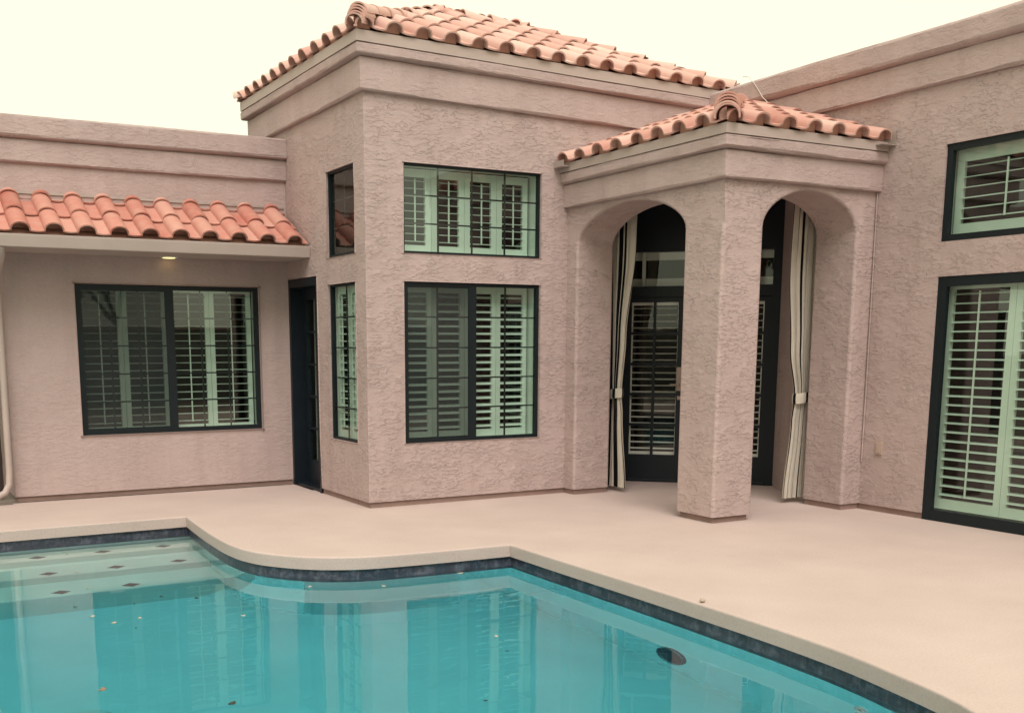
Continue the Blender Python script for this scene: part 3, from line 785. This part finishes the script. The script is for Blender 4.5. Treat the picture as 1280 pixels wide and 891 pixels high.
# side door of the tower: dark lined recess with a glazed leaf
F = Fr((0, S_D[1], 0), LNX); w = S_D[1] - S_D[0]; H = S_D[3]
bm = bmesh.new(); D = .20
F.box(bm, .002, .05, 0, H - .002, -D, .004); F.box(bm, w - .045, w - .002, 0, H - .002, -D, .004); F.box(bm, .05, w - .045, H - .09, H - .003, -D, .003); F.box(bm, .05, w - .045, 0.0, .03, -D, -.02)
dr = obj('door_frame', bm, M['navy'], house)
bm = bmesh.new(); n0, n1 = -D + .02, -D + .065; a, b = .05, w - .045; z0, z1 = .03, H - .09
cols = [(a, a + .11), (b - .11, b)]; F.box(bm, a, a + .11, z0, z1, n0, n1); F.box(bm, b - .11, b, z0, z1, n0, n1)
F.box(bm, a + .11, b - .11, z0, z0 + .26, n0 + .001, n1 - .001); F.box(bm, a + .11, b - .11, z1 - .12, z1, n0 + .001, n1 - .001)
ga, gb, gz0, gz1 = a + .11, b - .11, z0 + .26, z1 - .12
F.box(bm, (ga + gb) / 2 - .012, (ga + gb) / 2 + .012, gz0, gz1, n0 + .002, n1 - .002)
for i in range(1, 5):
    z = gz0 + (gz1 - gz0) * i / 5; F.box(bm, ga, gb, z - .012, z + .012, n0 + .003, n1 - .003)
leaf = obj('door', bm, M['navy'], house)
bm = bmesh.new(); bm.faces.new([bm.verts.new(F.p(u, z, n0 + .02)) for u, z in ((ga, gz0), (gb, gz0), (gb, gz1), (ga, gz1))]); obj('pane', bm, M['glass'], leaf)
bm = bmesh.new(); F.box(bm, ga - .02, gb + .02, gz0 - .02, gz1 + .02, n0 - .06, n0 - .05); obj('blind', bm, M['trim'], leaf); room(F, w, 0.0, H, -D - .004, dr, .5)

# French doors across the diagonal of the alcove
DL = Vector((3.243, .627, 0)); F = Fr(DL, (-1, -1, 0)); W = 1.84
def q(v): return v - 1.85
bm = bmesh.new()
F.box(bm, q(1.85), q(2.0), 0, 3.19, -.12, 0); F.box(bm, q(3.60), q(3.69), 0, 3.19, -.12, 0)
F.box(bm, q(2.0), q(3.60), 2.055, 2.172, -.12, -.001); F.box(bm, q(2.0), q(3.60), 2.542, 3.19, -.12, -.001); F.box(bm, q(2.0), q(3.60), 0, .025, -.12, -.01)
fd = obj('door_frame', bm, M['navy'], house)
bm = bmesh.new(); bm.faces.new([bm.verts.new(F.p(u, z, -.06)) for u, z in ((q(2.0), 2.172), (q(3.60), 2.172), (q(3.60), 2.542), (q(2.0), 2.542))]); obj('pane', bm, M['glass_clear'], fd)
bm = bmesh.new(); F.box(bm, q(2.20), q(2.24), 2.172, 2.542, -.11, -.075); F.box(bm, q(3.42), q(3.46), 2.172, 2.542, -.11, -.075)
F.box(bm, q(2.0), q(3.60), 2.15, 2.26, -.16, -.13); F.box(bm, q(2.0), q(3.60), 2.46, 2.57, -.16, -.13); obj('shutter_frame', bm, M['shutter'], fd)
for a, b, g0, g1, hs in ((2.0, 2.768, 2.10, 2.615, 2.648), (2.772, 3.60, 2.90, 3.525, 2.85)):
    bm = bmesh.new(); n0, n1 = -.075, -.03; z0, z1, zb, zt = .028, 2.05, .308, 2.0
    F.box(bm, q(a), q(g0), z0, z1, n0, n1); F.box(bm, q(g1), q(b), z0, z1, n0, n1)
    F.box(bm, q(g0), q(g1), z0, zb, n0 + .001, n1 - .001); F.box(bm, q(g0), q(g1), zt, z1, n0 + .001, n1 - .001)
    m_ = (g0 + g1) / 2; F.box(bm, q(m_) - .014, q(m_) + .014, zb, zt, n0 + .002, n1 - .002)
    for i in range(1, 5):
        z = zb + (zt - zb) * i / 5; F.box(bm, q(g0), q(g1), z - .014, z + .014, n0 + .003, n1 - .003)
    leaf = obj('door', bm, M['navy'], house)
    bm = bmesh.new(); bm.faces.new([bm.verts.new(F.p(u, z, -.052)) for u, z in ((q(g0), zb), (q(g1), zb), (q(g1), zt), (q(g0), zt))]); obj('pane', bm, M['glass_clear'], leaf)
    shutter_panel(F, q(g0) - .02, q(g1) + .02, zb - .03, zt + .03, -.10, leaf, R_(11), .072, .03, .06, rod=False, mat='white')
    bm = bmesh.new(); u = q(hs); F.box(bm, u - .03, u + .03, 1.03, 1.29, -.03, -.022); F.box(bm, u - .02, u + .02, .93, .97, -.03, -.022)
    tube(bm, [F.p(u, 1.1, -.022), F.p(u, 1.1, .03), F.p(u + (.1 if hs > 2.75 else -.1), 1.1, .03)], .009, 8); obj('handle', bm, M['plastic'], leaf, smooth=40)
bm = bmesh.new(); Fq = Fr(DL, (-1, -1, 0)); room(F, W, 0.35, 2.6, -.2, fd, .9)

# outlet cover on the right wall
bm = bmesh.new(); F = Fr((XR, -2.44, 0), LNX); F.box(bm, 0, .075, .53, .655, -.002, .014); F.box(bm, .012, .063, .545, .64, .014, .022); bevel_convex(bm, .005, 2)
obj('outlet_cover', bm, M['plastic'], house, smooth=40)
bm = bmesh.new(); tube(bm, [(XR - .012, YP + .005 - .02, 2.9), (XR - .012, YP - .022, 1.2), (XR - .012, YP - .02, .45)], .007, 6); obj('cable', bm, M['stucco'], house, smooth=60)

# ------------------------------------------------------------------ curtains
M['cream'] = plain('cream_canvas', (.86, .80, .71), .9, .06, 5, .2, 300, spec=.1)
M['stripe'] = plain('black_canvas_stripe', (.014, .013, .016), .9, .1, 5, .2, 300, spec=.1)

def curtain(label, F, keys, pleats, ph, stripes):
    """keys: (z, u0, u1, pleat depth) from the top down, in frame F"""
    root = thing('curtain', label, 'curtain', F.p((keys[-1][1] + keys[-1][2]) / 2, 0, 0), 'striped curtains tied back at the porch arches')
    off = -root.location
    def at(z):
        for (za, a0, a1, da), (zb, b0, b1, db) in zip(keys, keys[1:]):
            if za >= z >= zb:
                t = (za - z) / (za - zb); t = t * t * (3 - 2 * t)
                return a0 + (b0 - a0) * t, a1 + (b1 - a1) * t, da + (db - da) * t
        return keys[-1][1:]
    bm = bmesh.new(); NU, NZ = 140, 70; grid = []
    for j in range(NZ + 1):
        z = keys[0][0] + (keys[-1][0] - keys[0][0]) * j / NZ; a, b, d = at(z); row = []
        for i in range(NU + 1):
            t = i / NU; w = math.sin(2 * math.pi * (pleats * t + ph) + .5 * math.sin(7 * t + z * .8)) + .35 * math.sin(2 * math.pi * pleats * 2.3 * t + z * 1.3)
            du = .25 * (b - a) / pleats * math.sin(2 * math.pi * (pleats * t + ph) * 2 + .7)
            row.append(bm.verts.new(F.p(a + (b - a) * t + du * .35, z, d * w) + off))
        grid.append(row)
    for j in range(NZ):
        for i in range(NU):
            f = bm.faces.new((grid[j][i], grid[j + 1][i], grid[j + 1][i + 1], grid[j][i + 1]))
            f.material_index = int(any(a <= (i + .5) / NU <= b for a, b in stripes))
    bmesh.ops.solidify(bm, geom=bm.faces[:], thickness=.004)
    dr_ = obj('drape', bm, M['cream'], root, smooth=70); dr_.data.materials.append(M['stripe'])
    z = TIE; a, b, d = at(z); bm = bmesh.new(); c = (a + b) / 2; hw = (b - a) / 2 + .012; rings = []
    for zz, k in ((z - .05, 1.0), (z - .02, 1.05), (z + .02, 1.05), (z + .05, 1.0)):
        rings.append([bm.verts.new(F.p(c + hw * k * math.cos(t), zz + .012 * math.cos(t), (d + .035) * k * math.sin(t)) + off) for t in (2 * math.pi * s_ / 28 for s_ in range(28))])
    for p, r in zip(rings, rings[1:]):
        for s_ in range(28):
            f = bm.faces.new((p[s_], p[(s_ + 1) % 28], r[(s_ + 1) % 28], r[s_])); f.material_index = int(s_ % 7 in (5, 6))
    bmesh.ops.solidify(bm, geom=bm.faces[:], thickness=.004)
    tb_ = obj('tieback', bm, M['cream'], root, smooth=60); tb_.data.materials.append(M['stripe'])
    return root
TIE = 1.03
# left arch: hangs in the plane x = 2.8, u runs towards the pillar (-y)
curtain('striped cream and black curtain tied back at the left arch beside the tower wall', Fr((2.80, 0, 0), (-1, 0, 0)),
        [(3.18, .01, .42, .018), (2.5, .01, .41, .018), (1.6, .04, .27, .018), (TIE, .05, .21, .018), (.8, .04, .24, .018), (.05, .03, .32, .018)], 4, .1, ((0, .07), (.20, .25), (.33, .42), (.56, .59), (.975, 1)))
curtain('striped cream and black curtain tied back at the right arch beside the right wall', Fr((0, -1.69, 0), (0, -1, 0)),
        [(3.18, 3.64, 3.95, .018), (2.2, 3.62, 3.96, .018), (1.5, 3.67, 3.965, .018), (TIE, 3.755, 3.955, .018), (.8, 3.73, 3.955, .018), (.05, 3.66, 3.945, .018)], 5, .35, ((0, .035), (.17, .215), (.36, .45), (.60, .65), (.80, .86), (.965, 1)))

# ------------------------------------------------------------------ small things on the deck and water
leafm = [plain('pale_petal', (.42, .36, .29), .7), plain('dark_leaf', (.03, .03, .02), .7), plain('tan_leaf', (.20, .15, .10), .7)]
def floating_leaf(x, y, L, rz, m, label, z=WZ + .004):
    bm = bmesh.new(); n = 8; up_, lo_ = [], []
    for i in range(n + 1):
        t = i / n; w = .32 * L * math.sin(math.pi * t) ** .8; c = .10 * L * (2 * t - 1) ** 2
        up_.append([bm.verts.new(((t - .5) * L, s_ * w, c + (.04 * L if s_ else 0))) for s_ in (-1, 0, 1)])
    for a, b in zip(up_, up_[1:]):
        for k in range(2): bm.faces.new((a[k], b[k], b[k + 1], a[k + 1]))
    bmesh.ops.remove_doubles(bm, verts=bm.verts, dist=1e-5); bmesh.ops.solidify(bm, geom=bm.faces[:], thickness=.0015)
    o = obj('fallen_leaf', bm, m, smooth=60); o.location = (x, y, z); o.rotation_euler = (0, 0, rz)
    return tag(o, label, 'leaf', 'leaves floating on the pool')
PX_ = [(84, 693, 0, .05), (96, 716, 0, .05), (110, 735, 0, .05), (115, 771, 0, .06), (142, 779, 0, .06), (175, 773, 0, .05), (304, 770, 0, .05), (128, 863, 2, .08), (290, 880, 1, .07), (388, 734, 0, .06),
       (575, 717, 0, .07), (480, 733, 0, .06), (620, 796, 0, .05), (634, 814, 1, .03), (607, 876, 1, .03), (94, 759, 1, .04), (168, 755, 1, .04), (170, 785, 1, .03), (202, 746, 1, .05), (246, 748, 1, .06)]
def px_ray(x, y):
    return cf + cr * ((x - 566.53) / 1332.6) - cu * ((y - 653.86) / 1332.6)
def px_plane(x, y, z):
    d = px_ray(x, y); t = (z - 1.55) / d.z; return Vector((-4.11072, -9.23293, 1.55)) + d * t
kinds = ['small pale petal floating on the turquoise pool water', 'small dark leaf floating on the turquoise pool water', 'tan curled leaf floating near the lower left edge of the pool']
for x, y, k, L in PX_:
    p = px_plane(x, y, WZ); floating_leaf(p.x, p.y, L * .75, random.uniform(0, 3.1), leafm[k], kinds[k])
# pebble on the coping
bm = bmesh.new(); bmesh.ops.create_icosphere(bm, subdivisions=3, radius=.016)
for v in bm.verts: v.co = Vector((v.co.x * 1.2, v.co.y, v.co.z * .7)) * (1 + .12 * math.sin(v.co.x * 160 + v.co.y * 90))
o = obj('pebble', bm, plain('pale_stone', (.40, .32, .25), .8, .2, 40), smooth=80); o.location = (.225, -4.42, .014); tag(o, 'small pale pebble lying on the coping edge above the pool', 'pebble')

# ------------------------------------------------------------------ added dark boards for the shaded recess; unseen garden added for darker reflections
recess_m = plain('recess_shade', (.035, .022, .02), .7, .3, 12)  # recess shade painted as near-black on added boards
gate = thing('recess_backing', 'dark boards added for the shaded recess beyond the beige downspout at the left edge', 'backing', (-3.9, 2.5, 0))
for k in range(9):
    bm = bmesh.new(); x = -.95 + k * .21; box(bm, (x, 0, .06), (x + .195, .025, 2.1 + .01 * (k % 2))); obj('board', bm, recess_m, gate)
for z in (.35, 1.75):
    bm = bmesh.new(); box(bm, (-.95, .026, z), (.93, .06, z + .12)); obj('rail', bm, recess_m, gate)
gw = thing('reflection_wall', 'unseen grey wall added opposite the house to darken window reflections', 'wall', (-3, -17, 0))
bm = bmesh.new(); box(bm, (-22, 0, -.05), (24, .2, 1.95)); obj('wall_panel', bm, plain('grey_block', (.16, .155, .145), .9, .2, 4), gw)  # added wall, kept dark so the panes mirror less light
bm = bmesh.new(); box(bm, (-22, -.04, 1.95), (24, .24, 2.03)); obj('wall_cap', bm, M['cornice'], gw)
leaf_m = plain('leaf', (.055, .085, .018), .6, .35, 3); bark_m = plain('bark', (.10, .075, .055), .9, .3, 14)
def make_tree():  # unseen trees, added so the windows reflect something dark
    root = thing('reflection_tree', 'round leafy tree added out of view to darken window reflections', 'tree', (0, 0, 0), 'trees added out of view for reflections')
    bm = bmesh.new(); rnd = random.Random(4)
    def limb(p, d, L, r, depth):
        pts = [p + d * L * t + Vector((rnd.uniform(-.05, .05), rnd.uniform(-.05, .05), 0)) * L * t for t in (0, .35, .7, 1)]
        for a, b, r0, r1 in zip(pts, pts[1:], (r, r * .85, r * .7), (r * .85, r * .7, r * .5)):
            ax = (b - a).normalized(); o_ = ax.orthogonal().normalized(); q_ = ax.cross(o_)
            A = [bm.verts.new(a + (o_ * math.cos(t) + q_ * math.sin(t)) * r0) for t in (k * math.pi / 4 for k in range(8))]; B = [bm.verts.new(b + (o_ * math.cos(t) + q_ * math.sin(t)) * r1) for t in (k * math.pi / 4 for k in range(8))]
            for k in range(8): bm.faces.new((A[k], A[(k + 1) % 8], B[(k + 1) % 8], B[k]))
        if depth:
            for _ in range(4): limb(pts[-1], (d + Vector((rnd.uniform(-1, 1), rnd.uniform(-1, 1), rnd.uniform(0, .6)))).normalized(), L * .62, r * .5, depth - 1)
        else: tips.append(pts[-1])
    tips = []; limb(Vector((0, 0, 0)), Vector((0, 0, 1)), 2.1, .16, 2)
    obj('trunk', bm, bark_m, root, smooth=60)
    bm = bmesh.new()
    for t in tips:
        for _ in range(260):
            c = t + Vector((rnd.gauss(0, .42), rnd.gauss(0, .42), rnd.gauss(.1, .34))); a = Vector((rnd.gauss(0, 1), rnd.gauss(0, 1), rnd.gauss(0, 1))).normalized(); b = a.orthogonal().normalized(); L = rnd.uniform(.05, .09)
            bm.faces.new([bm.verts.new(c + v) for v in (a * L, b * L * .45, a * -L, b * L * -.45)])
    obj('crown', bm, leaf_m, root)
    return root
tr0 = make_tree()
for i, (x, y, rz, sc) in enumerate(((-7.5, -19, 0, 1.1), (-2.5, -20, 1.2, 1.25), (2.5, -19.2, 2.1, 1.0), (7, -20, 3.3, 1.2), (-13, -18.6, 4, 1.3))):
    t = tr0
    if i:
        t = tr0.copy(); COL.objects.link(t)
        for ch in tr0.children:
            c = ch.copy(); COL.objects.link(c); c.parent = t
    t.location = (x, y, 0); t.rotation_euler = (0, 0, rz); t.scale = (sc, sc, sc)
